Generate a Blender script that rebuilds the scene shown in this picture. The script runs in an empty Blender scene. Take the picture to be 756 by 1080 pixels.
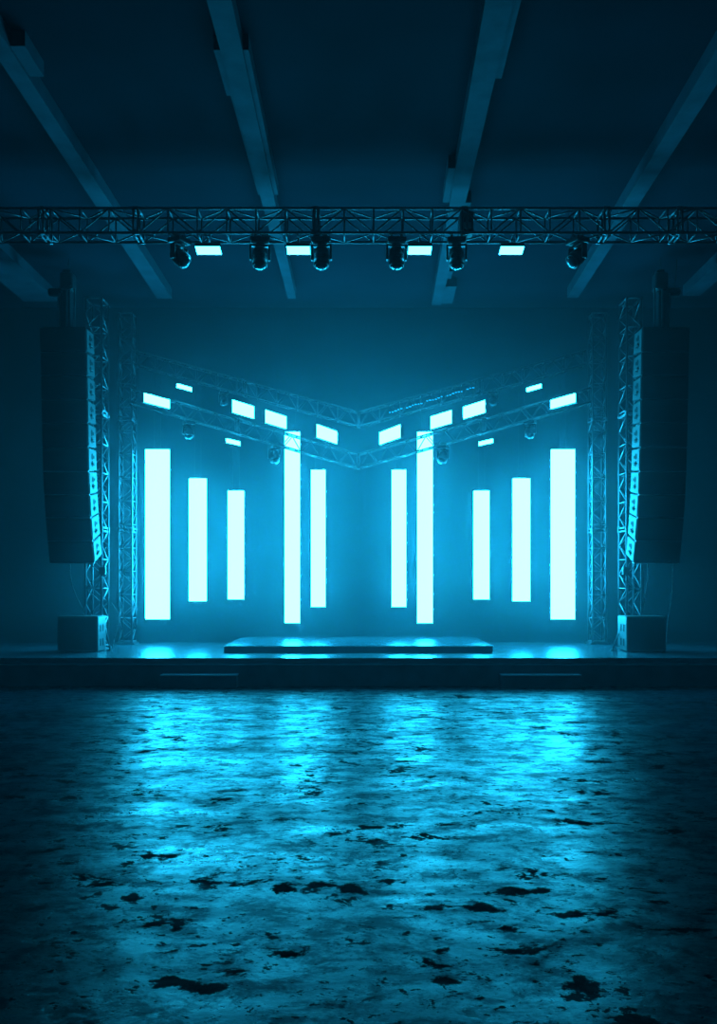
import bpy, math, random
from mathutils import Vector, Matrix
random.seed(7)
C = bpy.context.scene.collection
F = 994.0; HX = 378.0; HY = 612.0; CH = 1.6       # focal length in px, horizon point, eye height

def P(px, py, Y):
    return Vector(((px - HX) * Y / F, Y, CH - (py - HY) * Y / F))

# ------------------------------------------------------------------ materials
def mat(name, col=(.1, .1, .1), rough=.5, metal=0., spec=.5, noise=None, bump=None):
    m = bpy.data.materials.new(name); m.use_nodes = True
    nt = m.node_tree; b = nt.nodes['Principled BSDF']
    b.inputs['Base Color'].default_value = (*col, 1); b.inputs['Roughness'].default_value = rough
    b.inputs['Metallic'].default_value = metal; b.inputs['Specular IOR Level'].default_value = spec
    tc = nt.nodes.new('ShaderNodeTexCoord')
    if noise:
        sc, amt = noise
        n = nt.nodes.new('ShaderNodeTexNoise'); n.inputs['Scale'].default_value = sc; n.inputs['Detail'].default_value = 6
        nt.links.new(tc.outputs['Object'], n.inputs['Vector'])
        r = nt.nodes.new('ShaderNodeValToRGB')
        r.color_ramp.elements[0].position = .3; r.color_ramp.elements[1].position = .7
        r.color_ramp.elements[0].color = (*[c * (1 - amt) for c in col], 1)
        r.color_ramp.elements[1].color = (*[min(1, c * (1 + amt)) for c in col], 1)
        nt.links.new(n.outputs['Fac'], r.inputs['Fac']); nt.links.new(r.outputs['Color'], b.inputs['Base Color'])
    if bump:
        sc, st, di = bump
        n = nt.nodes.new('ShaderNodeTexNoise'); n.inputs['Scale'].default_value = sc; n.inputs['Detail'].default_value = 4
        nt.links.new(tc.outputs['Object'], n.inputs['Vector'])
        bp = nt.nodes.new('ShaderNodeBump'); bp.inputs['Strength'].default_value = st; bp.inputs['Distance'].default_value = di
        nt.links.new(n.outputs['Fac'], bp.inputs['Height']); nt.links.new(bp.outputs['Normal'], b.inputs['Normal'])
    return m

def emis(name, col, s):
    m = bpy.data.materials.new(name); m.use_nodes = True
    nt = m.node_tree; nt.nodes.clear()
    e = nt.nodes.new('ShaderNodeEmission'); o = nt.nodes.new('ShaderNodeOutputMaterial')
    e.inputs['Color'].default_value = (*col, 1); e.inputs['Strength'].default_value = s
    nt.links.new(e.outputs[0], o.inputs['Surface'])
    return m

CY = (.012, .56, 1.0)
M = {}
M['wall'] = mat('painted_wall', (.006, .021, .027), .85, spec=.04, noise=(1.1, .18), bump=(30, .15, .01))
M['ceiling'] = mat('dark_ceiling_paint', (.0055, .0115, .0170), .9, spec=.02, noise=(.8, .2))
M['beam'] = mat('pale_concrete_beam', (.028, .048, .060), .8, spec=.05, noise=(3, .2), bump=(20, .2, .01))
M['deck'] = mat('stage_deck', (.030, .052, .066), .25, spec=.20, noise=(2, .25), bump=(60, .04, .004))
M['skirt'] = mat('stage_skirt', (.08, .12, .15), .5, noise=(4, .2))
M['tread'] = mat('step_tread', (.30, .36, .42), .5, noise=(6, .15))
M['edge'] = mat('pale_lit_edge', (.7, .74, .78), .4, metal=.2, noise=(8, .1))  # pale tone puts the lit edge line into the colour
M['truss'] = mat('aluminium_truss', (.10, .11, .125), .42, metal=.6, noise=(15, .15))
M['darktruss'] = mat('dark_painted_truss', (.035, .04, .045), .5, metal=.5, noise=(15, .15))
M['blacktruss'] = mat('dark_steel_truss', (.06, .065, .075), .42, metal=.6, noise=(15, .15))
M['black'] = mat('black_textured_cabinet', (.010, .012, .016), .6, spec=.35, noise=(40, .2), bump=(120, .3, .003))
M['grille'] = mat('black_speaker_grille', (.006, .008, .011), .55, spec=.3, bump=(220, .5, .004))
M['plate'] = mat('grey_rigging_plate', (.060, .066, .072), .6, metal=0., spec=.3, noise=(12, .15))
M['hole'] = mat('dark_recess', (.006, .006, .008), .8, spec=.1, noise=(10, .1))
M['rim'] = mat('grey_metal_lit_seam', (.10, .11, .12), .4, metal=.5, noise=(10, .2))
M['plastic'] = mat('black_fixture_plastic', (.010, .012, .015), .48, spec=.3, noise=(25, .2))
M['lens'] = mat('fixture_glass_lens', (.03, .05, .06), .22, metal=.2, spec=.5, noise=(5, .1))
M['rubber'] = mat('black_rubber', (.01, .01, .012), .6, noise=(20, .2))
M['tube'] = emis('cyan_led_panel', CY, 60)
M['blinder'] = emis('cyan_led_blinder', CY, 60)
M['bar'] = emis('cyan_led_bar', CY, 50)
M['bulb'] = emis('small_cyan_bulb', CY, 1.2)

# worn concrete floor
def floor_mat():
    m = bpy.data.materials.new('worn_concrete_floor'); m.use_nodes = True
    nt = m.node_tree; L = nt.links.new; b = nt.nodes['Principled BSDF']
    tc = nt.nodes.new('ShaderNodeTexCoord')
    def mp(s, loc=(0, 0, 0), rot=0):
        n = nt.nodes.new('ShaderNodeMapping'); n.inputs['Scale'].default_value = s
        n.inputs['Location'].default_value = loc; n.inputs['Rotation'].default_value = (0, 0, rot)
        L(tc.outputs['Object'], n.inputs['Vector']); return n
    def noise(scale, detail, rough, vec, dist=0.):
        n = nt.nodes.new('ShaderNodeTexNoise'); n.inputs['Scale'].default_value = scale
        n.inputs['Detail'].default_value = detail; n.inputs['Roughness'].default_value = rough
        n.inputs['Distortion'].default_value = dist; L(vec.outputs[0], n.inputs['Vector']); return n.outputs['Fac']
    def ramp(src, a, bb, lo=0., hi=1.):
        n = nt.nodes.new('ShaderNodeMapRange'); n.inputs['From Min'].default_value = a; n.inputs['From Max'].default_value = bb
        n.inputs['To Min'].default_value = lo; n.inputs['To Max'].default_value = hi; L(src, n.inputs['Value']); return n.outputs['Result']
    def ma(op, a, bb):
        n = nt.nodes.new('ShaderNodeMath'); n.operation = op
        for i, v in enumerate((a, bb)):
            if isinstance(v, (int, float)): n.inputs[i].default_value = v
            else: L(v, n.inputs[i])
        n.use_clamp = True
        return n.outputs[0]
    v1 = mp((1, 1.25, 1), (3.1, 7.7, 0)); v2 = mp((1, 1.3, 1), (11.3, 2.2, 0), .15); v3 = mp((.75, 1.35, 1), (5, 9, 0))
    big = noise(.9, 9, .62, v1, .3)
    flakes = ramp(noise(3.6, 14, .72, v2, .35), .555, .58)            # flaked patches
    area = ramp(noise(.8, 3, .5, v1), .42, .54)
    f1 = ma('MULTIPLY', flakes, area)
    specks = ramp(noise(12, 8, .65, v1, .3), .588, .615)
    area2 = ramp(noise(1.4, 3, .5, v2), .38, .52)
    f2 = ma('MULTIPLY', specks, area2)
    specks3 = ramp(noise(30, 5, .6, v2), .62, .66)
    f3 = ma('MULTIPLY', specks3, .75)
    vo = nt.nodes.new('ShaderNodeTexVoronoi'); vo.feature = 'DISTANCE_TO_EDGE'; vo.inputs['Scale'].default_value = .8
    wn = nt.nodes.new('ShaderNodeTexNoise'); wn.inputs['Scale'].default_value = 2.5; wn.inputs['Detail'].default_value = 8
    L(v3.outputs[0], wn.inputs['Vector'])
    mx = nt.nodes.new('ShaderNodeMix'); mx.data_type = 'VECTOR'; mx.inputs['Factor'].default_value = .45
    L(v3.outputs[0], mx.inputs[4]); L(wn.outputs['Color'], mx.inputs[5]); L(mx.outputs[1], vo.inputs['Vector'])
    crack = ramp(vo.outputs['Distance'], .0, .006, 1, 0)
    crack = ma('MULTIPLY', crack, ramp(noise(1.2, 2, .5, v2), .5, .6, 0, .6))
    streak = ramp(noise(1.5, 8, .65, v3, .4), .35, .70)
    blobs = None
    dn = nt.nodes.new('ShaderNodeTexNoise'); dn.inputs['Scale'].default_value = 5.5; dn.inputs['Detail'].default_value = 12; dn.inputs['Roughness'].default_value = .68
    L(tc.outputs['Object'], dn.inputs['Vector'])
    for cx, cy, sx, sy in ((-.74, 3.73, .17, .07), (-.62, 3.70, .10, .05), (-.05, 4.90, .20, .10), (.14, 5.02, .10, .04), (.90, 3.66, .10, .22), (.99, 3.45, .10, .12),
                           (-.98, 4.38, .13, .10), (.50, 4.62, .24, .07), (.80, 4.85, .20, .05), (-1.15, 4.7, .14, .09), (.32, 3.75, .07, .05), (-.30, 4.2, .08, .07), (1.02, 4.5, .14, .06)):
        m1 = nt.nodes.new('ShaderNodeMapping'); m1.inputs['Location'].default_value = (-cx / sx, -cy / sy, 0); m1.inputs['Scale'].default_value = (1 / sx, 1 / sy, 0)
        L(tc.outputs['Object'], m1.inputs['Vector'])
        ln = nt.nodes.new('ShaderNodeVectorMath'); ln.operation = 'LENGTH'; L(m1.outputs[0], ln.inputs[0])
        q = nt.nodes.new('ShaderNodeMath'); q.operation = 'MULTIPLY_ADD'; L(dn.outputs['Fac'], q.inputs[0]); q.inputs[1].default_value = -10.5; L(ln.outputs['Value'], q.inputs[2])
        o = ramp(q.outputs[0], -4.45, -4.80)
        blobs = o if blobs is None else ma('MAXIMUM', blobs, o)
    f1 = ma('MAXIMUM', f1, ma('MULTIPLY', blobs, .88))
    holes = ma('MAXIMUM', ma('MAXIMUM', f1, f2), ma('MAXIMUM', f3, crack))
    # colour
    cr = nt.nodes.new('ShaderNodeValToRGB')
    cr.color_ramp.elements[0].position = .30; cr.color_ramp.elements[0].color = (.002, .004, .006, 1)
    cr.color_ramp.elements[1].position = .72; cr.color_ramp.elements[1].color = (.014, .022, .031, 1)
    L(big, cr.inputs['Fac'])
    c2 = nt.nodes.new('ShaderNodeMix'); c2.data_type = 'RGBA'
    L(holes, c2.inputs['Factor']); L(cr.outputs['Color'], c2.inputs[6]); c2.inputs[7].default_value = (.001, .0018, .003, 1)
    L(c2.outputs[2], b.inputs['Base Color'])
    # gloss
    blot = ramp(noise(4.0, 14, .80, v1, .3), .46, .57)
    ro = ma('ADD', ramp(streak, 0, 1, .24, .38), ramp(noise(22, 6, .6, v1), .3, .7, -.0, .10))
    ro2 = ma('MAXIMUM', ro, ma('MULTIPLY', holes, .85)); L(ro2, b.inputs['Roughness'])
    b.inputs['Specular IOR Level'].default_value = .35
    sp = ramp(holes, 0, 1, .48, .085); sp2 = ma('MULTIPLY', ma('MULTIPLY', sp, ramp(streak, 0, 1, 1.25, .35)), ramp(blot, 0, 1, 1.1, .30))
    # relief
    h = ma('SUBTRACT', ma('MULTIPLY', noise(6, 12, .62, v1), .9), ma('MULTIPLY', holes, .25))
    bp = nt.nodes.new('ShaderNodeBump'); bp.inputs['Strength'].default_value = .20; bp.inputs['Distance'].default_value = .03
    L(h, bp.inputs['Height']); L(bp.outputs['Normal'], b.inputs['Normal'])
    df = nt.nodes.new('ShaderNodeBsdfDiffuse'); L(c2.outputs[2], df.inputs['Color']); L(bp.outputs['Normal'], df.inputs['Normal'])
    mxs = nt.nodes.new('ShaderNodeMixShader'); L(sp2, mxs.inputs[0]); L(df.outputs[0], mxs.inputs[1]); L(b.outputs[0], mxs.inputs[2])
    L(mxs.outputs[0], nt.nodes['Material Output'].inputs['Surface'])
    return m
M['floor'] = floor_mat()

# ------------------------------------------------------------------ mesh builder
class MB:
    def __init__(s): s.v = []; s.f = []; s.sm = []
    def quad8(s, pts):                        # bottom 4 (ccw), top 4
        o = len(s.v); s.v += [Vector(p) for p in pts]
        for q in ((0, 3, 2, 1), (4, 5, 6, 7), (0, 1, 5, 4), (1, 2, 6, 5), (2, 3, 7, 6), (3, 0, 4, 7)):
            s.f.append([o + i for i in q]); s.sm.append(False)
        return s
    def box(s, a, b, ch=0):
        x0, y0, z0 = a; x1, y1, z1 = b
        if ch:                                  # chamfered along all vertical/horizontal edges
            c = ch; o = len(s.v); X = (x0, x1); Y = (y0, y1); Z = (z0, z1)
            import bmesh
            bm = bmesh.new()
            bmesh.ops.create_cube(bm, size=1)
            for v in bm.verts:
                v.co = Vector((x0 if v.co.x < 0 else x1, y0 if v.co.y < 0 else y1, z0 if v.co.z < 0 else z1))
            bmesh.ops.bevel(bm, geom=list(bm.edges), offset=c, segments=2, profile=.5, affect='EDGES')
            bm.verts.index_update()
            s.v += [v.co.copy() for v in bm.verts]
            for f in bm.faces: s.f.append([o + v.index for v in f.verts]); s.sm.append(False)
            bm.free(); return s
        return s.quad8([(x0, y0, z0), (x1, y0, z0), (x1, y1, z0), (x0, y1, z0), (x0, y0, z1), (x1, y0, z1), (x1, y1, z1), (x0, y1, z1)])
    def tube(s, a, b, r, n=8, r2=None):
        a = Vector(a); b = Vector(b); d = b - a
        if d.length < 1e-6: return s
        q = d.to_track_quat('Z', 'Y'); o = len(s.v); r2 = r if r2 is None else r2
        for k in range(n):
            t = 2 * math.pi * k / n; s.v.append(a + q @ Vector((r * math.cos(t), r * math.sin(t), 0)))
        for k in range(n):
            t = 2 * math.pi * k / n; s.v.append(b + q @ Vector((r2 * math.cos(t), r2 * math.sin(t), 0)))
        for k in range(n):
            j = (k + 1) % n; s.f.append([o + k, o + j, o + n + j, o + n + k]); s.sm.append(True)
        s.f.append([o + k for k in range(n)][::-1]); s.sm.append(False)
        s.f.append([o + n + k for k in range(n)]); s.sm.append(False)
        return s
    def path(s, pts, r, n=6):
        for a, b in zip(pts[:-1], pts[1:]): s.tube(a, b, r, n)
        return s
    def lathe(s, prof, axis_o, axis_d, n=20):   # prof: (r, h) along the axis
        q = Vector(axis_d).to_track_quat('Z', 'Y'); o = len(s.v); ao = Vector(axis_o)
        for r, h in prof:
            for k in range(n):
                t = 2 * math.pi * k / n; s.v.append(ao + q @ Vector((r * math.cos(t), r * math.sin(t), h)))
        for i in range(len(prof) - 1):
            for k in range(n):
                j = (k + 1) % n; a = o + i * n
                s.f.append([a + k, a + j, a + n + j, a + n + k]); s.sm.append(True)
        s.f.append([o + k for k in range(n)][::-1]); s.sm.append(False)
        e = o + (len(prof) - 1) * n; s.f.append([e + k for k in range(n)]); s.sm.append(False)
        return s
    def build(s, name, m, parent=None, sub=True):
        me = bpy.data.meshes.new(name)
        off = parent_world(parent) if (parent is not None and sub) else Vector()
        me.from_pydata([tuple(v - off) for v in s.v], [], s.f)
        me.materials.append(M[m] if isinstance(m, str) else m)
        for p, k in zip(me.polygons, s.sm): p.use_smooth = k
        me.update()
        o = bpy.data.objects.new(name, me); C.objects.link(o)
        if parent is not None: o.parent = parent
        return o

def parent_world(p):
    v = Vector()
    while p is not None: v += p.location; p = p.parent
    return v

def thing(name, label, cat, loc=(0, 0, 0), rot=(0, 0, 0), group=None):
    o = bpy.data.objects.new(name, None); C.objects.link(o); o.empty_display_size = .2
    o.location = loc; o.rotation_euler = rot; o['label'] = label; o['category'] = cat
    if group: o['group'] = group
    return o
def tag(o, label, cat, group=None):
    o['label'] = label; o['category'] = cat
    if group: o['group'] = group
    return o
def copy_tree(o, parent=None):
    c = o.copy(); C.objects.link(c); c.parent = parent
    for ch in list(o.children): copy_tree(ch, c)
    return c
def struct(name, mb, m, label=None):
    o = mb.build(name, m); o['kind'] = 'structure'
    if label: o['label'] = label
    return o

# ------------------------------------------------------------------ room
RX = 8.0; Y0 = -3.0; Y1 = 18.0; ZC = 6.80
struct('floor', MB().box((-RX - .2, Y0 - .2, -.2), (RX + .2, Y1 + .2, 0)), 'floor')
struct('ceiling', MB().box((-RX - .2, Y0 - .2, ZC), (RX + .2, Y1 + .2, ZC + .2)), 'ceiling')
struct('wall_back', MB().box((-RX - .2, Y1, 0), (RX + .2, Y1 + .2, ZC)), 'wall')
struct('wall_front', MB().box((-RX - .2, Y0 - .2, 0), (RX + .2, Y0, ZC)), 'wall')
struct('wall_left', MB().box((-RX - .2, Y0, 0), (-RX, Y1, ZC)), 'wall')
struct('wall_right', MB().box((RX, Y0, 0), (RX + .2, Y1, ZC)), 'wall')

ZB = 6.62; HB = ZB - CH                         # beam undersides
def ypx(y): return HB * F / (HY - y)
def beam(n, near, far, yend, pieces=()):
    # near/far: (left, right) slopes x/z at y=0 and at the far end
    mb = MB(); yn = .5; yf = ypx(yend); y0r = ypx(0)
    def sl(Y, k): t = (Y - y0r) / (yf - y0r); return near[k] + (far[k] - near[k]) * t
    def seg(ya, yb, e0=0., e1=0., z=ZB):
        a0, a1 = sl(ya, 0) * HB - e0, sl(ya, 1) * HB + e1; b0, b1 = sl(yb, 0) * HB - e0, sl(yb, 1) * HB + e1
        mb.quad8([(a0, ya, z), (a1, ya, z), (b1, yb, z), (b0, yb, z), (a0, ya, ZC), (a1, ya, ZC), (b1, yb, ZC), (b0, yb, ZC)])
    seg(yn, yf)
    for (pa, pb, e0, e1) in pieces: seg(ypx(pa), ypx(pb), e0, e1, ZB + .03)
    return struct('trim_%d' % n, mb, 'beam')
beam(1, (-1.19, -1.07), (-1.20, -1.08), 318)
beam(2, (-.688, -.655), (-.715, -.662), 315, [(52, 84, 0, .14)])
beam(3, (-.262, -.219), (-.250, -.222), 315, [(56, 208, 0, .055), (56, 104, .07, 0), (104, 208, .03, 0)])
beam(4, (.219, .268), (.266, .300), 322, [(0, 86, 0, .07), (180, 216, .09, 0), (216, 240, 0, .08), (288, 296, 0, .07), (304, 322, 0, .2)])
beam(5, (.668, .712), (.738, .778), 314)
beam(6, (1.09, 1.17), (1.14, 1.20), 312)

# ------------------------------------------------------------------ stage
YS = 14.26; ZS = .4236
st = thing('stage_platform', 'wide low black stage platform across the hall below the back wall', 'stage', (0, YS, 0))
MB().box((-RX + .005, YS, ZS - .086), (RX - .005, Y1 - .005, ZS)).build('deck', 'deck', st)
MB().box((-RX + .005, YS - .012, ZS - .105), (RX - .005, YS + .02, ZS - .086)).build('edge_strip', 'edge', st)  # pale strip standing in for the lit top edge of the plinth
MB().box((-RX + .005, YS, 0), (RX - .005, YS + .1, ZS - .105)).build('skirt', 'skirt', st)
MB().box((-RX + .005, YS - .003, ZS - .088), (RX - .005, YS, ZS - .002)).build('deck_fascia', 'skirt', st)
YR = 15.29; ZR = ZS + .112
rs = thing('stage_riser', 'thin rectangular riser lying on the middle of the stage', 'riser', (0, YR, ZS))
MB().box((-2.19, YR, ZR - .02), (2.19, Y1 - .005, ZR)).build('deck', 'deck', rs)
MB().box((-2.18, YR + .01, ZS), (2.18, Y1 - .02, ZR - .02)).build('skirt', 'skirt', rs)
MB().box((-2.19, YR - .006, ZR - .014), (2.19, YR, ZR - .002)).build('edge_strip', 'edge', rs)
for x0, x1, lb in ((-2.944, -1.813, 'low black step block at stage front, left of centre'), (2.127, 3.31, 'low black step block at stage front, right of centre')):
    s = thing('stage_step', lb, 'step', ((x0 + x1) / 2, 14.0, 0), group='step blocks at the stage front')
    MB().box((x0, 14.0, .0), (x1, YS - .014, .176)).build('body', 'skirt', s)
    MB().box((x0 - .006, 13.994, .176), (x1 + .006, YS - .014, .194), ch=.004).build('tread', 'tread', s)

# ------------------------------------------------------------------ trusses
def truss(name, label, c0, c1, nz, rc, rb, m, posts=1, cat='truss', ends=True, plates=(), group=None, faces=(0, 1, 2, 3), flip=(0, 0, 0, 0)):
    c0 = [Vector(p) for p in c0]; c1 = [Vector(p) for p in c1]
    base = sum(c0, Vector()) / 4
    t = thing(name, label, cat, base, group=group)
    for a, b in zip(c0, c1): MB().tube(a, b, rc, 8).build('chord', m, t)
    br = MB()
    def at(k, i): return c0[i].lerp(c1[i], k / nz)
    for f in faces:
        i, j = f, (f + 1) % 4
        for k in range(nz):
            a, b = (i, j) if (k + flip[f]) % 2 == 0 else (j, i)
            br.tube(at(k, a), at(k + 1, b), rb, 6)
        if posts:
            for k in range(0, nz + 1, posts): br.tube(at(k, i), at(k, j), rb, 6)
    br.build('bracing', m, t)
    if ends:
        for k in (0, nz):
            e = MB()
            for i in range(4): e.tube(at(k, i), at(k, (i + 1) % 4), rb * 1.6, 6)
            e.build('end_frame', m, t)
    L = (c1[0] - c0[0]).length
    for d in plates:                              # couplers where two sections are bolted together
        e = MB(); k = d / L * nz; w = .03 / L * nz
        for kk in (k - w, k + w):
            for i in range(4): e.tube(at(kk, i), at(kk, (i + 1) % 4), rb * 1.5, 6)
        for i in range(4): e.tube(at(k - 1.6 * w, i), at(k + 1.6 * w, i), rc * 1.45, 8)
        e.build('coupler', m, t)
    return t

# front truss, wall to wall
YF = 12.0; zt = CH + 392.3 * YF / F; zb = CH + 366.5 * YF / F; DF = .34
bay = 31 * YF / F; nb = 42; xs = 16 * YF / F - bay * 21
xe = xs + bay * nb
corners = lambda x: [(x, YF, zb), (x, YF, zt), (x, YF + DF, zt), (x, YF + DF, zb)]
ft = truss('ceiling_truss', 'long dark box truss spanning the hall in front of stage', corners(xs), corners(xe), nb, .019, .0105, 'blacktruss',
      posts=1, plates=[((p - HX) * YF / F - xs) for p in (-60, 43, 143, 333, 490, 640, 717, 820)], flip=(1, 0, 0, 0))
for sx, x in ((-1, xs), (1, xe)):
    for za in (zb - .03, zt): MB().box((min(x, sx * (RX - .002)), YF - .03, za), (max(x, sx * (RX - .002)), YF + DF + .03, za + .03)).build('wall_bracket', 'blacktruss', ft)

def tower(name, label, xa, xb, ya, yb, ztop, nz, m='truss', rc=.021, rb=.011, group=None, flip=(0, 0, 0, 0), plates=()):
    z0 = ZS + .05
    c = lambda z: [(xa, ya, z), (xb, ya, z), (xb, yb, z), (xa, yb, z)]
    t = truss(name, label, c(z0), c(ztop), nz, rc, rb, m, posts=2, cat='truss tower', group=group, flip=flip, plates=plates)
    t.location.z = t.location.z
    MB().box((xa - .05, ya - .03, ZS), (xb + .05, yb + .05, ZS + .025)).box((xa - .02, ya - .02, ZS + .025), (xb + .02, yb + .02, ZS + .05)).build('base_plate', m, t)
    return t
tFL = tower('truss_tower', 'tall aluminium truss tower behind the left line array', -288 * 16 / F, -271 * 16 / F, 16.0, 16.42, CH + 298 * 16 / F, 24, flip=(0, 1, 1, 0), group='truss towers at the stage sides', plates=(2.0, 4.0))
tFR = tower('truss_tower', 'tall aluminium truss tower behind the right line array', 283 * 16 / F, 298.5 * 16 / F, 16.0, 16.46, CH + 298 * 16 / F, 24, flip=(1, 0, 0, 1), group='truss towers at the stage sides', plates=(2.0, 4.0))
tRL = tower('truss_tower', 'slim truss tower near the back wall, left of the widest light panels', -253 * 17.3 / F, -239 * 17.3 / F, 17.3, 17.6, CH + 282 * 17.3 / F, 28, flip=(0, 0, 1, 1), rc=.019, rb=.009, group='truss towers at the back wall', plates=(2.05, 4.1))
tRR = tower('truss_tower', 'slim truss tower near the back wall, right of the widest light panels', 247 * 17.3 / F, 261 * 17.3 / F, 17.3, 17.6, CH + 282 * 17.3 / F, 28, flip=(1, 1, 0, 0), rc=.019, rb=.009, group='truss towers at the back wall', plates=(2.05, 4.1))
for t, x, s, e in ((tFL, -271 * 16 / F, 1, .20), (tFR, 283 * 16 / F, -1, .29)):        # stabiliser legs
    o = MB().tube((x, 16.02, 1.05), (x + s * e, 15.78, ZS + .06), .012).tube((x, 16.02, ZS + .08), (x + s * e, 15.78, ZS + .06), .014)
    o.build('stabiliser', 'truss', t)
    MB().tube((x + s * e, 15.78, ZS), (x + s * e, 15.78, ZS + .02), .05, 12).tube((x + s * e, 15.78, ZS + .02), (x + s * e, 15.78, ZS + .08), .012).build('foot', 'rubber', t)
    j = thing('junction_box', 'small grey junction box clamped low on the %s truss tower' % ('left' if s > 0 else 'right'), 'box', (x + s * .03, 15.98, CH + 6 * 16 / F), group='junction boxes on the towers')
    z = CH + 6 * 16 / F; xc = x + s * .035
    MB().box((xc - .055, 15.90, z), (xc + .055, 15.978, z + .13), ch=.008).build('body', 'plate', j)
    MB().tube((xc, 15.94, z), (xc, 15.94, z - .03), .012).build('cable_gland', 'rubber', j)

# V shaped rear trusses: two sloping halves each
def vtruss(name, label, pts0, pts1, Y, D, nz, posts, rc, rb, group, flip=(0, 0, 0, 0), cat='truss', pl=()):
    (x0, yt0, yb0), (x1, yt1, yb1) = pts0, pts1
    def c(x, yt, yb):
        a = P(x, yt, Y); b = P(x, yb, Y)
        return [b, a, a + Vector((0, D, 0)), b + Vector((0, D, 0))]
    return truss(name, label, c(x0, yt0, yb0), c(x1, yt1, yb1), nz, rc, rb, 'darktruss', posts=posts, group=group, flip=(0, 0, 1, 1), plates=pl)
vtruss('sloping_truss', 'upper sloping truss near back wall, descending from the left tower to the middle', (143, 369.5, 384), (377.2, 434, 449), 17.50, .24, 22, 2, .014, .008, 'sloping trusses above the light panels', pl=(2.1,))
vtruss('sloping_truss', 'upper sloping truss near back wall, descending from the right tower to the middle', (618, 369.5, 384), (378.8, 434, 449), 17.50, .24, 22, 2, .014, .008, 'sloping trusses above the light panels', pl=(2.1,))
vtruss('sloping_truss', 'lower sloping truss carrying bright floods, from the left tower to the middle', (137, 409, 424), (377.2, 478.5, 493), 16.95, .26, 24, 0, .014, .008, 'sloping trusses above the light panels', pl=(2.0,))
vtruss('sloping_truss', 'lower sloping truss carrying bright floods, from the right tower to the middle', (623, 409, 424), (378.8, 478.5, 493), 16.95, .26, 24, 0, .014, .008, 'sloping trusses above the light panels', pl=(2.0,))

# ------------------------------------------------------------------ tall LED panels in front of the back wall
YP = 17.62
tall = [(153.3, 178, 474, 653, 'widest tall cyan light panel at far left, beside the left tower'),
        (199.3, 217, 504.5, 634, 'short cyan light panel, second from the left'),
        (240.3, 256.8, 517.5, 632, 'shortest cyan light panel on the left side, third from left'),
        (300.3, 316, 455.5, 657, 'longest cyan light panel left of centre, topped behind the sloping truss'),
        (328, 343, 495.5, 640, 'medium cyan light panel just left of the middle, beside the longest one'),
        (413.3, 428.3, 495.5, 640, 'medium cyan light panel just right of the middle, beside the longest one'),
        (440.3, 456.3, 455.5, 657, 'longest cyan light panel right of centre, topped behind the sloping truss'),
        (500, 516, 517.5, 632, 'shortest cyan light panel on the right side, third from right'),
        (541.3, 559, 504.5, 634, 'short cyan light panel, second from the right'),
        (581.7, 606.3, 474, 653, 'widest tall cyan light panel at far right, beside the right tower')]
for x0, x1, yt, yb, lb in tall:
    a = P(x0, yb, YP); b = P(x1, yt, YP); cx = (a.x + b.x) / 2
    t = thing('light_column', lb, 'light panel', (cx, YP, a.z), group='tall glowing light panels')
    MB().box((a.x, YP, a.z), (b.x, YP + .09, b.z)).build('diffuser', 'tube', t)
    MB().box((a.x + .02, YP + .09, a.z + .02), (b.x - .02, YP + .13, b.z - .02)).build('housing', 'plastic', t)
    # thin steel wires up to the upper truss
    h = MB(); px = (x0 + x1) / 2; k = abs(px - 378)
    zt_ = CH + (HY - (449 - k * 65 / 235)) * 17.5 / F
    for q in (-.06, .06): h.tube((cx + q, YP + .05, b.z - .01), (cx + q, YP + .05, zt_ + .02), .0025, 5)
    h.build('hanging_wire', 'rubber', t)

# ------------------------------------------------------------------ flood panels on the lower sloping truss (turned inward)
def flood(x0, y0, x1, y1, h, Ym, label, name='flood_light', cat='light', group=None, m='blinder'):
    ra, rb = HY - y0, HY - y1
    k = Ym * 2 / (1 / ra + 1 / rb)                # (z-CH)*F
    Ya, Yb = k / ra, k / rb; z = CH + k / F
    A = Vector(((x0 - HX) * Ya / F, Ya, z)); B = Vector(((x1 - HX) * Yb / F, Yb, z))
    H = h * Ym / F; u = (B - A).normalized(); n = u.cross(Vector((0, 0, 1)))
    if n.y > 0: n = -n
    mid = (A + B) / 2
    t = thing(name, label, cat, (mid.x, mid.y, z - H), group=group)
    def slab(d0, d1, e):
        a = A - u * e; b = B + u * e; zt = z + e; zb_ = z - H - e
        pts = [a + n * d1, b + n * d1, b + n * d0, a + n * d0]
        return MB().quad8([(p.x, p.y, zb_) for p in pts] + [(p.x, p.y, zt) for p in pts])
    slab(0, .012, 0).build('lens', m, t)
    slab(-.06, 0, .006).build('housing', 'plastic', t)
    br = MB(); yt = z + .0
    br.tube(mid - n * .03 - Vector((0, 0, H)), mid - n * .03 - Vector((0, 0, H + .05)), .010).build('bracket', 'rubber', t)
    return t
GF = 'bright flood lights on the sloping truss'; GS = 'small light bars near the sloping trusses'
W = 17.08
for (a, lb) in (((151.8, 414.6, 178.3, 421.8, 9.2), 'flat wide cyan flood light at the far left end of the sloping truss'),
                ((245.1, 421.8, 267.2, 428.8, 12.8), 'cyan flood light second from the left on the sloping truss'),
                ((279.8, 432.4, 301.3, 439.4, 13), 'cyan flood light above left of the longest left panel'),
                ((334, 447.6, 354.9, 455.2, 13.2), 'cyan flood light nearest the middle on the left half'),
                ((400.8, 456.2, 422.2, 448, 13), 'cyan flood light nearest the middle on the right half'),
                ((454.7, 439.4, 476.2, 432.8, 13.2), 'cyan flood light above right of the longest right panel'),
                ((489, 429.4, 511.5, 422.2, 12.6), 'cyan flood light second from the right on the sloping truss'),
                ((581, 422.2, 606.8, 414.9, 9.2), 'flat wide cyan flood light at the far right end of the sloping truss')):
    flood(*a, W if abs(a[0] - 378) < 180 and a[0] != 151.8 else 16.55, lb, group=GF)
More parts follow.
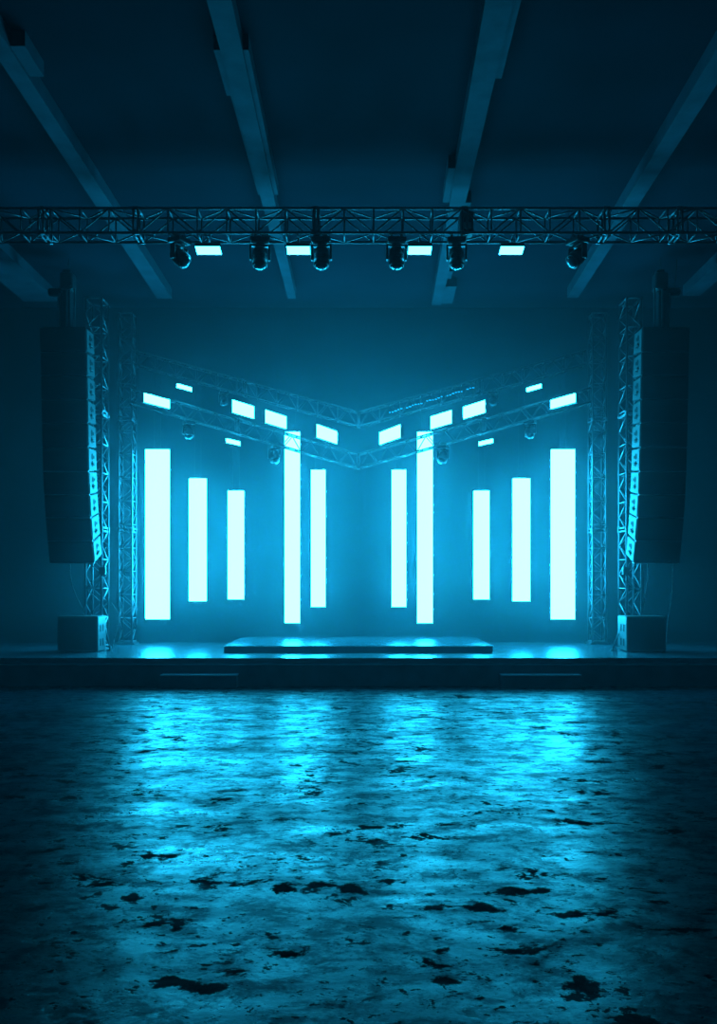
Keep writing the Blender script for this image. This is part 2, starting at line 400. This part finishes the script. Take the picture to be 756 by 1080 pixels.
for (a, lb) in (((186.5, 404.6, 201.8, 408.9, 4.0), 'small cyan light bar between the two sloping trusses at left'),
                ((238.5, 462.5, 252.7, 465.8, 4.2), 'small cyan light bar hanging below the lower sloping truss at left'),
                ((505.3, 466.2, 519.8, 462.8, 4.0), 'small cyan light bar hanging below the lower sloping truss at right'),
                ((555.8, 409.3, 570.7, 405, 4.0), 'small cyan light bar between the two sloping trusses at right')):
    flood(*a, W, lb, name='light_bar', group=GS)

# ------------------------------------------------------------------ LED bars under the front truss
for x0, x1, lb in ((206, 231.5, 'cyan light bar under the front truss, leftmost of four'), (302.3, 326.3, 'cyan light bar under the front truss, second from left'),
                   (431, 455, 'cyan light bar under the front truss, second from right'), (528.3, 552.5, 'cyan light bar under the front truss, rightmost of four')):
    Yb_ = YF + .12
    A = P(x0, 260, Yb_); B = P(x1, 260, Yb_); z = A.z; xm = (A.x + B.x) / 2; hh = .135
    t = thing('light_bar', lb, 'light', (xm, Yb_, zb), group='light bars under the front truss')
    d = Vector((0, .17, -.037)); n = Vector((0, -.21, -.98)) * .008; bk = Vector((0, .06, .28)) * .15
    def sl(o0, o1, e=0):
        ex = Vector((e, 0, 0)); ed = d.normalized() * e
        q = [A - ex - ed, B + ex - ed, B + ex + d + ed, A - ex + d + ed]
        return MB().quad8([p + o0 for p in q] + [p + o1 for p in q])
    sl(n, Vector(), 0).build('lens', 'bar', t)
    sl(Vector((0, 0, 0)), bk, .006).build('housing', 'plastic', t)
    MB().tube((xm, Yb_ + .05, z), (xm, Yb_ + .05, zb + .0), .012).tube((xm, Yb_ - .12, zb - .0), (xm, Yb_ + .22, zb - .0), .010).build('clamp', 'blacktruss', t)

# ------------------------------------------------------------------ moving head fixtures
def moving_head(label, loc, pan, tilt, scale=1., group=None):
    # local frame: origin at the clamp top, body hangs down; head points -Z when tilt=0
    t = thing('moving_head_light', label, 'stage light', loc, (0, 0, pan), group=group)
    s = scale
    def bld(mb, n, m, par=None):
        for v in mb.v: v *= s
        return mb.build(n, m, par or t, sub=False)
    bld(MB().box((-.12, -.10, -.085), (.12, .10, -.02), ch=.012).tube((0, 0, -.10), (0, 0, -.085), .06, 16), 'base', 'plastic')
    for q in (-.065, .065): bld(MB().box((q - .015, -.015, -.02), (q + .015, .015, .03)).tube((q, -.03, .028), (q, .03, .028), .022, 10), 'clamp', 'blacktruss')
    y = MB().box((-.125, -.04, -.125), (.125, .04, -.10), ch=.008)
    y.box((-.135, -.04, -.30), (-.108, .04, -.11), ch=.008).box((.108, -.04, -.30), (.135, .04, -.11), ch=.008)
    bld(y, 'yoke', 'plastic')
    R = Matrix.Translation((0, 0, -.25)) @ Matrix.Rotation(tilt, 4, 'X')
    prof = [(.02, .125), (.06, .12), (.088, .09), (.096, .04), (.098, -.02), (.10, -.07), (.104, -.10), (.10, -.125), (.085, -.135)]
    h = MB().lathe([(r, -z) for r, z in prof], (0, 0, 0), (0, 0, -1), 24)
    for k in range(3): h.lathe([(.101, .0 + k * .022), (.105, .004 + k * .022), (.105, .010 + k * .022), (.101, .014 + k * .022)], (0, 0, 0), (0, 0, -1), 24)
    for v in h.v: v.xyz = R @ v
    bld(h, 'head', 'plastic')
    l = MB().lathe([(.08, .130), (.078, .145), (.062, .160), (.035, .170), (.006, .174)], (0, 0, 0), (0, 0, -1), 24)
    for v in l.v: v.xyz = R @ v
    bld(l, 'lens', 'lens')
    return t
GM = 'moving head lights under the front truss'
zc = zb - .02
for px, pan, tilt, lb in ((189, 1.05, -.85, 'black moving head under the front truss, leftmost, tilted inward'),
                          (274, .1, -.22, 'black moving head under the front truss, second from left'),
                          (339, -.08, -.22, 'black moving head under the front truss, third from left'),
                          (418, .08, -.22, 'black moving head under the front truss, third from right'),
                          (481.5, -.1, -.22, 'black moving head under the front truss, second from right'),
                          (609, -1.05, -.85, 'black moving head under the front truss, rightmost, tilted inward')):
    moving_head(lb, ((px - HX) * (YF + .1) / F, YF + .1, zc), pan, tilt, 1.0, GM)
GM2 = 'small moving heads on the sloping trusses'
def ztr(px): return CH + (HY - (493 - abs(px - 378) * 69 / 240)) * 17.05 / F
for px, pan, lb in ((199, .5, 'small dim moving head below the left sloping truss, outer one'), (289, .4, 'small dim moving head left of the longest left panel'),
                    (467, -.4, 'small dim moving head right of the longest right panel'), (559, -.5, 'small dim moving head below the right sloping truss, outer one')):
    moving_head(lb, ((px - HX) * 17.05 / F, 17.05, ztr(px) - .03), pan, -.5, .85, GM2)
for px, pan, lb in ((236, .3, 'small dim moving head below the upper left truss'), (520, -.3, 'small dim moving head below the upper right truss')):
    z = CH + (HY - (450 - abs(px - 378) * 65 / 235)) * 17.4 / F
    moving_head(lb, ((px - HX) * 17.4 / F, 17.4, z - .03), pan, -.5, .7, 'small moving heads on the upper trusses')
# dimmer pack inside the front truss
a = P(485, 246, YF + .1); b = P(499, 224, YF + .1)
t = thing('dimmer_pack', 'black dimmer box mounted inside the front truss right of centre', 'dimmer', ((a.x + b.x) / 2, YF + .1, a.z))
MB().box((a.x, YF + .06, a.z), (b.x, YF + .28, b.z), ch=.01).build('body', 'plastic', t)
MB().box((a.x + .03, YF + .045, a.z + .05), (b.x - .03, YF + .06, a.z + .12)).build('front_panel', 'rim', t)

# little bulb string on the upper right truss
t = thing('string_lights', 'dotted string of tiny cyan lights along the upper right truss', 'string lights', P(412, 434, 17.28))
pts = []
for k in range(30):
    q = k / 29; pts.append(P(411 + q * 88, 435 - q * 26 + .5 * math.sin(k * 1.3), 17.28))
MB().path(pts, .004, 5).build('wire', 'rubber', t)
for k, p in enumerate(pts):
    if k % 7 == 5: continue
    w = .012 + .010 * ((k * 37) % 5) / 4
    MB().box((p.x - w, p.y - .008, p.z - .008), (p.x + w, p.y + .004, p.z + .008)).build('bulb', 'bulb', t)

# ------------------------------------------------------------------ line arrays
ys = [345, 371.3, 396.3, 421.3, 446.2, 471.9, 497.2, 521.8, 546.1, 570.9, 594.2]
Yc = [15.0, 15.03, 15.055, 15.08, 15.10, 15.125, 15.16, 15.21, 15.28, 15.38, 15.49]
ordn = ['topmost', 'second from the top', 'third from the top', 'fourth from the top', 'fifth from the top', 'sixth from the top', 'fourth from the bottom', 'third from the bottom', 'second from the bottom', 'lowest']
def cabinet_parts(t, w, h, d, s):
    """local: x across, z along the front, y to the rear; s = side that faces the middle"""
    dr = .022                                    # the wedge: the rear is lower at both ends
    b = MB().quad8([(-w/2, 0, .008), (w/2, 0, .008), (w/2, d, .008 + dr), (-w/2, d, .008 + dr), (-w/2, 0, h - .008), (w/2, 0, h - .008), (w/2, d, h - .008 - dr), (-w/2, d, h - .008 - dr)])
    b.build('body', 'black', t, sub=False)
    MB().box((-w/2 + .012, -.012, .016), (w/2 - .012, .0, h - .016), ch=.005).build('grille', 'grille', t, sub=False)
    MB().box((-w/2 + .004, -.006, -.004), (w/2 - .004, .05, .006)).build('rim', 'rim', t, sub=False)  # lighter bar puts the lit seam between cabinets into the colour
    MB().box((-.012, -.010, -.004), (.012, -.004, .008)).build('badge', 'plate', t, sub=False)
    for q in (-1, 1):
        x0 = q * w / 2; x1 = x0 + q * .010; lo, hi = min(x0, x1), max(x0, x1)
        p = MB().quad8([(lo, .02, .022), (hi, .02, .022), (hi, d - .03, .022 + dr), (lo, d - .03, .022 + dr), (lo, .02, h - .022), (hi, .02, h - .022), (hi, d - .10, h - .022 - dr), (lo, d - .10, h - .022 - dr)])
        pl = p.build('side_plate', 'plate', t, sub=False)
        e = x1 + q * .003
        hd = MB()
        for zc_ in (h * .34, h * .64):
            hd.tube((x1 - q * .004, d * .42, zc_), (e, d * .42, zc_), .052, 14)
            hd.box((min(x1, e), d * .42 + .05, zc_ - .03), (max(x1, e), d * .42 + .12, zc_ + .02))
        hd.build('handle_recess', 'hole', pl, sub=False)
        g = MB().tube((x1, d * .30, h * .34), (x1 + q * .018, d * .30, h * .34), .008).tube((x1, d * .56, h * .34), (x1 + q * .018, d * .56, h * .34), .008).tube((x1 + q * .018, d * .28, h * .34), (x1 + q * .018, d * .58, h * .34), .010)
        g.build('handle', 'rubber', pl, sub=False)
for side, xl, xr, word in ((-1, -5.081, -4.331, 'left'), (1, 4.512, 5.282, 'right')):
    cx = (xl + xr) / 2; w = xr - xl - .02; proto = None
    for i in range(10):
        ztop_ = CH + (HY - ys[i]) * Yc[i] / F; zbot = CH + (HY - ys[i + 1]) * Yc[i + 1] / F
        dy = Yc[i + 1] - Yc[i]; hz = ztop_ - zbot; h = math.hypot(dy, hz); th = math.atan2(dy, hz)
        lb = 'black line array speaker cabinet, %s in the %s hanging column' % (ordn[i], word)
        if proto is None:
            t = thing('line_array_speaker', lb, 'speaker', (cx, Yc[i + 1], zbot), (th, 0, 0), group='line array speakers of the %s column' % word)
            cabinet_parts(t, w, h - .002, .47, -side); proto = t; hp = h
        else:
            t = copy_tree(proto); t['label'] = lb
            t.location = (cx, Yc[i + 1], zbot); t.rotation_euler = (th, 0, 0); t.scale = (1, 1, h / hp)
    # rigging above
    X = lambda off: cx + side * off              # off>0 = outward
    zt_ = CH + (HY - 345) * 15.0 / F; s15 = 15.2 / F
    fb = thing('fly_frame', 'dark steel fly frame on top of the %s line array' % word, 'rigging frame', (cx, 15.2, zt_), group='fly frames over the line arrays')
    ztp = CH + (HY - 306) * 15.2 / F
    k = -.02
    MB().box((min(X(k - .06), X(k + .10)), 15.12, zt_), (max(X(k - .06), X(k + .10)), 15.32, ztp), ch=.008).build('mast', 'plastic', fb)
    MB().box((cx - w * .46, 15.06, zt_ - .006), (cx + w * .46, 15.40, zt_ + .02)).build('cross_plate', 'plastic', fb)
    for off in (-.155, -.03, .085):
        MB().box((X(off) - .012, 15.09, zt_), (X(off) + .012, 15.115, ztp - (.0 if off < .05 else .08))).build('rail', 'rim', fb)
    ho = thing('chain_hoist', 'black chain hoist above the %s line array with its chain' % word, 'hoist', (X(-.03), 15.2, ztp), group='chain hoists over the line arrays')
    zh = CH + (HY - 287) * 15.2 / F
    xa = X(-.03)
    MB().box((xa - .11, 15.08, ztp - .02), (xa + .10, 15.32, zh - .03), ch=.035).box((xa - .08, 15.12, zh - .05), (xa + .05, 15.28, zh + .02), ch=.02).build('body', 'plastic', ho)
    MB().lathe([(.02, 0), (.06, .01), (.072, .04), (.072, .25), (.06, .28), (.02, .29)], (X(.01), 15.22, ztp - .03), (side, 0, 0), 18).build('motor', 'plastic', ho)
    MB().tube((xa, 15.2, zh), (xa, 15.2, ZC), .006, 6).build('chain', 'rubber', ho)
    for q, zz in ((-.07, ztp + .03), (.075, ztp - .06)):
        MB().tube((xa - q, 15.07, zz), (xa - q, 15.085, zz), .013, 10).build('bolt', 'plate', ho)
# power cable feeding the right hoist
a = P(711, 305, 15.25)
tag(MB().path([a, P(712.5, 290, 15.25), P(714, 270, 15.25), (P(715, 255, 15.25)), Vector((P(715, 255, 15.25).x, 15.25, ZC))], .008).build('hoist_cable', 'rubber'), 'thin black cable running up from the right chain hoist', 'cable')
def cable(pts, r, label, grp=None):
    # smooth through the given points
    P_ = [Vector(p) for p in pts]; out = []
    for i in range(len(P_) - 1):
        p0 = P_[max(0, i - 1)]; p1 = P_[i]; p2 = P_[i + 1]; p3 = P_[min(len(P_) - 1, i + 2)]
        for k in range(6):
            t = k / 6
            out.append(.5 * ((2 * p1) + (p2 - p0) * t + (2 * p0 - 5 * p1 + 4 * p2 - p3) * t * t + (3 * p1 - p0 - 3 * p2 + p3) * t ** 3))
    out.append(P_[-1])
    return tag(MB().path(out, r).build('cable', 'rubber'), label, 'cable', grp)
cable([P(73.5, 592, 15.6), P(75, 612, 15.7), P(80, 628, 15.85), P(86, 640, 15.97), P(92, 655, 15.98), Vector((P(92, 655, 16).x, 15.98, ZS + .01))], .009, 'black cable hanging from the left line array down behind the subwoofer')
cable([P(683, 592, 15.7), P(683, 610, 15.8), P(680, 630, 15.95), P(678, 650, 15.98), Vector((P(678, 650, 16).x, 16.0, ZS + .01))], .009, 'black cable hanging from the right line array beside the truss tower')
cable([P(709.5, 590, 15.7), P(709, 620, 15.9), P(705, 650, 16.1), P(703, 670, 16.2), Vector((P(702, 680, 16.2).x, 16.2, ZS + .01))], .009, 'black cable hanging from the outer edge of the right line array')
cable([P(117.5, 636, 16.45), P(121, 641, 16.4), P(124, 646, 16.35), P(124.5, 655, 16.35), P(122, 668, 16.35), Vector((P(119, 680, 16.35).x, 16.3, ZS + .01))], .010, 'loose cable looping beside the foot of the left truss tower')

# ------------------------------------------------------------------ subwoofers
for side, xl, xr, word, d in ((-1, -317.5, -275, 'left', .50), (1, 283, 324, 'right', .54)):
    Yf = 15.4; x0, x1 = xl * Yf / F, xr * Yf / F; zt_ = CH - 38 * Yf / F
    if side > 0: Yf = 15.4
    t = thing('subwoofer', 'black subwoofer box on the stage under the %s line array' % word, 'speaker', ((x0 + x1) / 2, Yf, ZS), group='subwoofers on the stage')
    MB().box((x0, Yf, ZS + .012), (x1, Yf + d, zt_), ch=.008).build('body', 'black', t)
    MB().box((x0 + .025, Yf - .010, ZS + .035), (x1 - .025, Yf, zt_ - .025), ch=.004).build('grille', 'grille', t)
    xi = x1 if side < 0 else x0; q = -side
    pl = MB().box((min(xi, xi + q * .004), Yf + .02, ZS + .03), (max(xi, xi + q * .004), Yf + d - .02, zt_ - .02)).build('side_panel', mat('grey_side_panel_' + word, (.028, .032, .038), .5, noise=(10, .2)), t)
    H = zt_ - ZS
    for a, b in ((.24, .36), (.54, .66)):
        for za, zb2 in ((.16, .36), (.56, .76)):
            MB().box((min(xi + q * .004, xi + q * .008), Yf + d * a, ZS + H * za), (max(xi + q * .004, xi + q * .008), Yf + d * b, ZS + H * zb2)).build('vent_slot', 'hole', pl)
    for fx in (x0 + .05, x1 - .05):
        for fy in (Yf + .05, Yf + d - .05):
            MB().tube((fx, fy, ZS), (fx, fy, ZS + .014), .02, 12).build('foot', 'rubber', t)

# ------------------------------------------------------------------ haze in the hall
hz = bpy.data.materials.new('stage_haze'); hz.use_nodes = True
nt = hz.node_tree; nt.nodes.clear()
vs = nt.nodes.new('ShaderNodeVolumeScatter'); o = nt.nodes.new('ShaderNodeOutputMaterial')
vs.inputs['Color'].default_value = (.8, .9, 1, 1); vs.inputs['Density'].default_value = .016; vs.inputs['Anisotropy'].default_value = .35
nt.links.new(vs.outputs[0], o.inputs['Volume'])
hz2 = hz.copy(); hz2.name = 'thin_haze'
hz2.node_tree.nodes['Volume Scatter'].inputs['Density'].default_value = .0014
h = MB().box((-RX + .01, Y0 + .01, .01), (RX - .01, YS - .02, ZC - .01)).build('haze', hz2)
h['kind'] = 'stuff'; h['label'] = 'very thin haze in the empty hall before the stage'; h['category'] = 'haze'
h = MB().box((-RX + .01, YS + .05, ZS + .005), (RX - .01, Y1 - .01, ZC - .01)).build('haze', hz)
h['kind'] = 'stuff'; h['label'] = 'thin theatrical haze hanging over the stage'; h['category'] = 'haze'

# ------------------------------------------------------------------ camera, world, view
cam = bpy.data.cameras.new('camera'); co = bpy.data.objects.new('camera', cam); C.objects.link(co)
co.location = (0, 0, CH); co.rotation_euler = (math.pi / 2, 0, 0)
cam.sensor_fit = 'VERTICAL'; cam.sensor_height = 36; cam.lens = F / 1080 * 36
cam.shift_y = (HY - 540) / 1080; cam.clip_start = .05; cam.clip_end = 100
sc = bpy.context.scene; sc.camera = co
w = bpy.data.worlds.new('world'); w.use_nodes = True; sc.world = w
w.node_tree.nodes['Background'].inputs[0].default_value = (0, 0, 0, 1)
vsn = sc.view_settings; vsn.view_transform = 'Standard'; vsn.look = 'None'; vsn.gamma = 1; vsn.use_curve_mapping = False
vsn.exposure = 0
sc.cycles.use_denoising = True
sc.cycles.max_bounces = 8; sc.cycles.volume_bounces = 0; sc.cycles.caustics_reflective = True
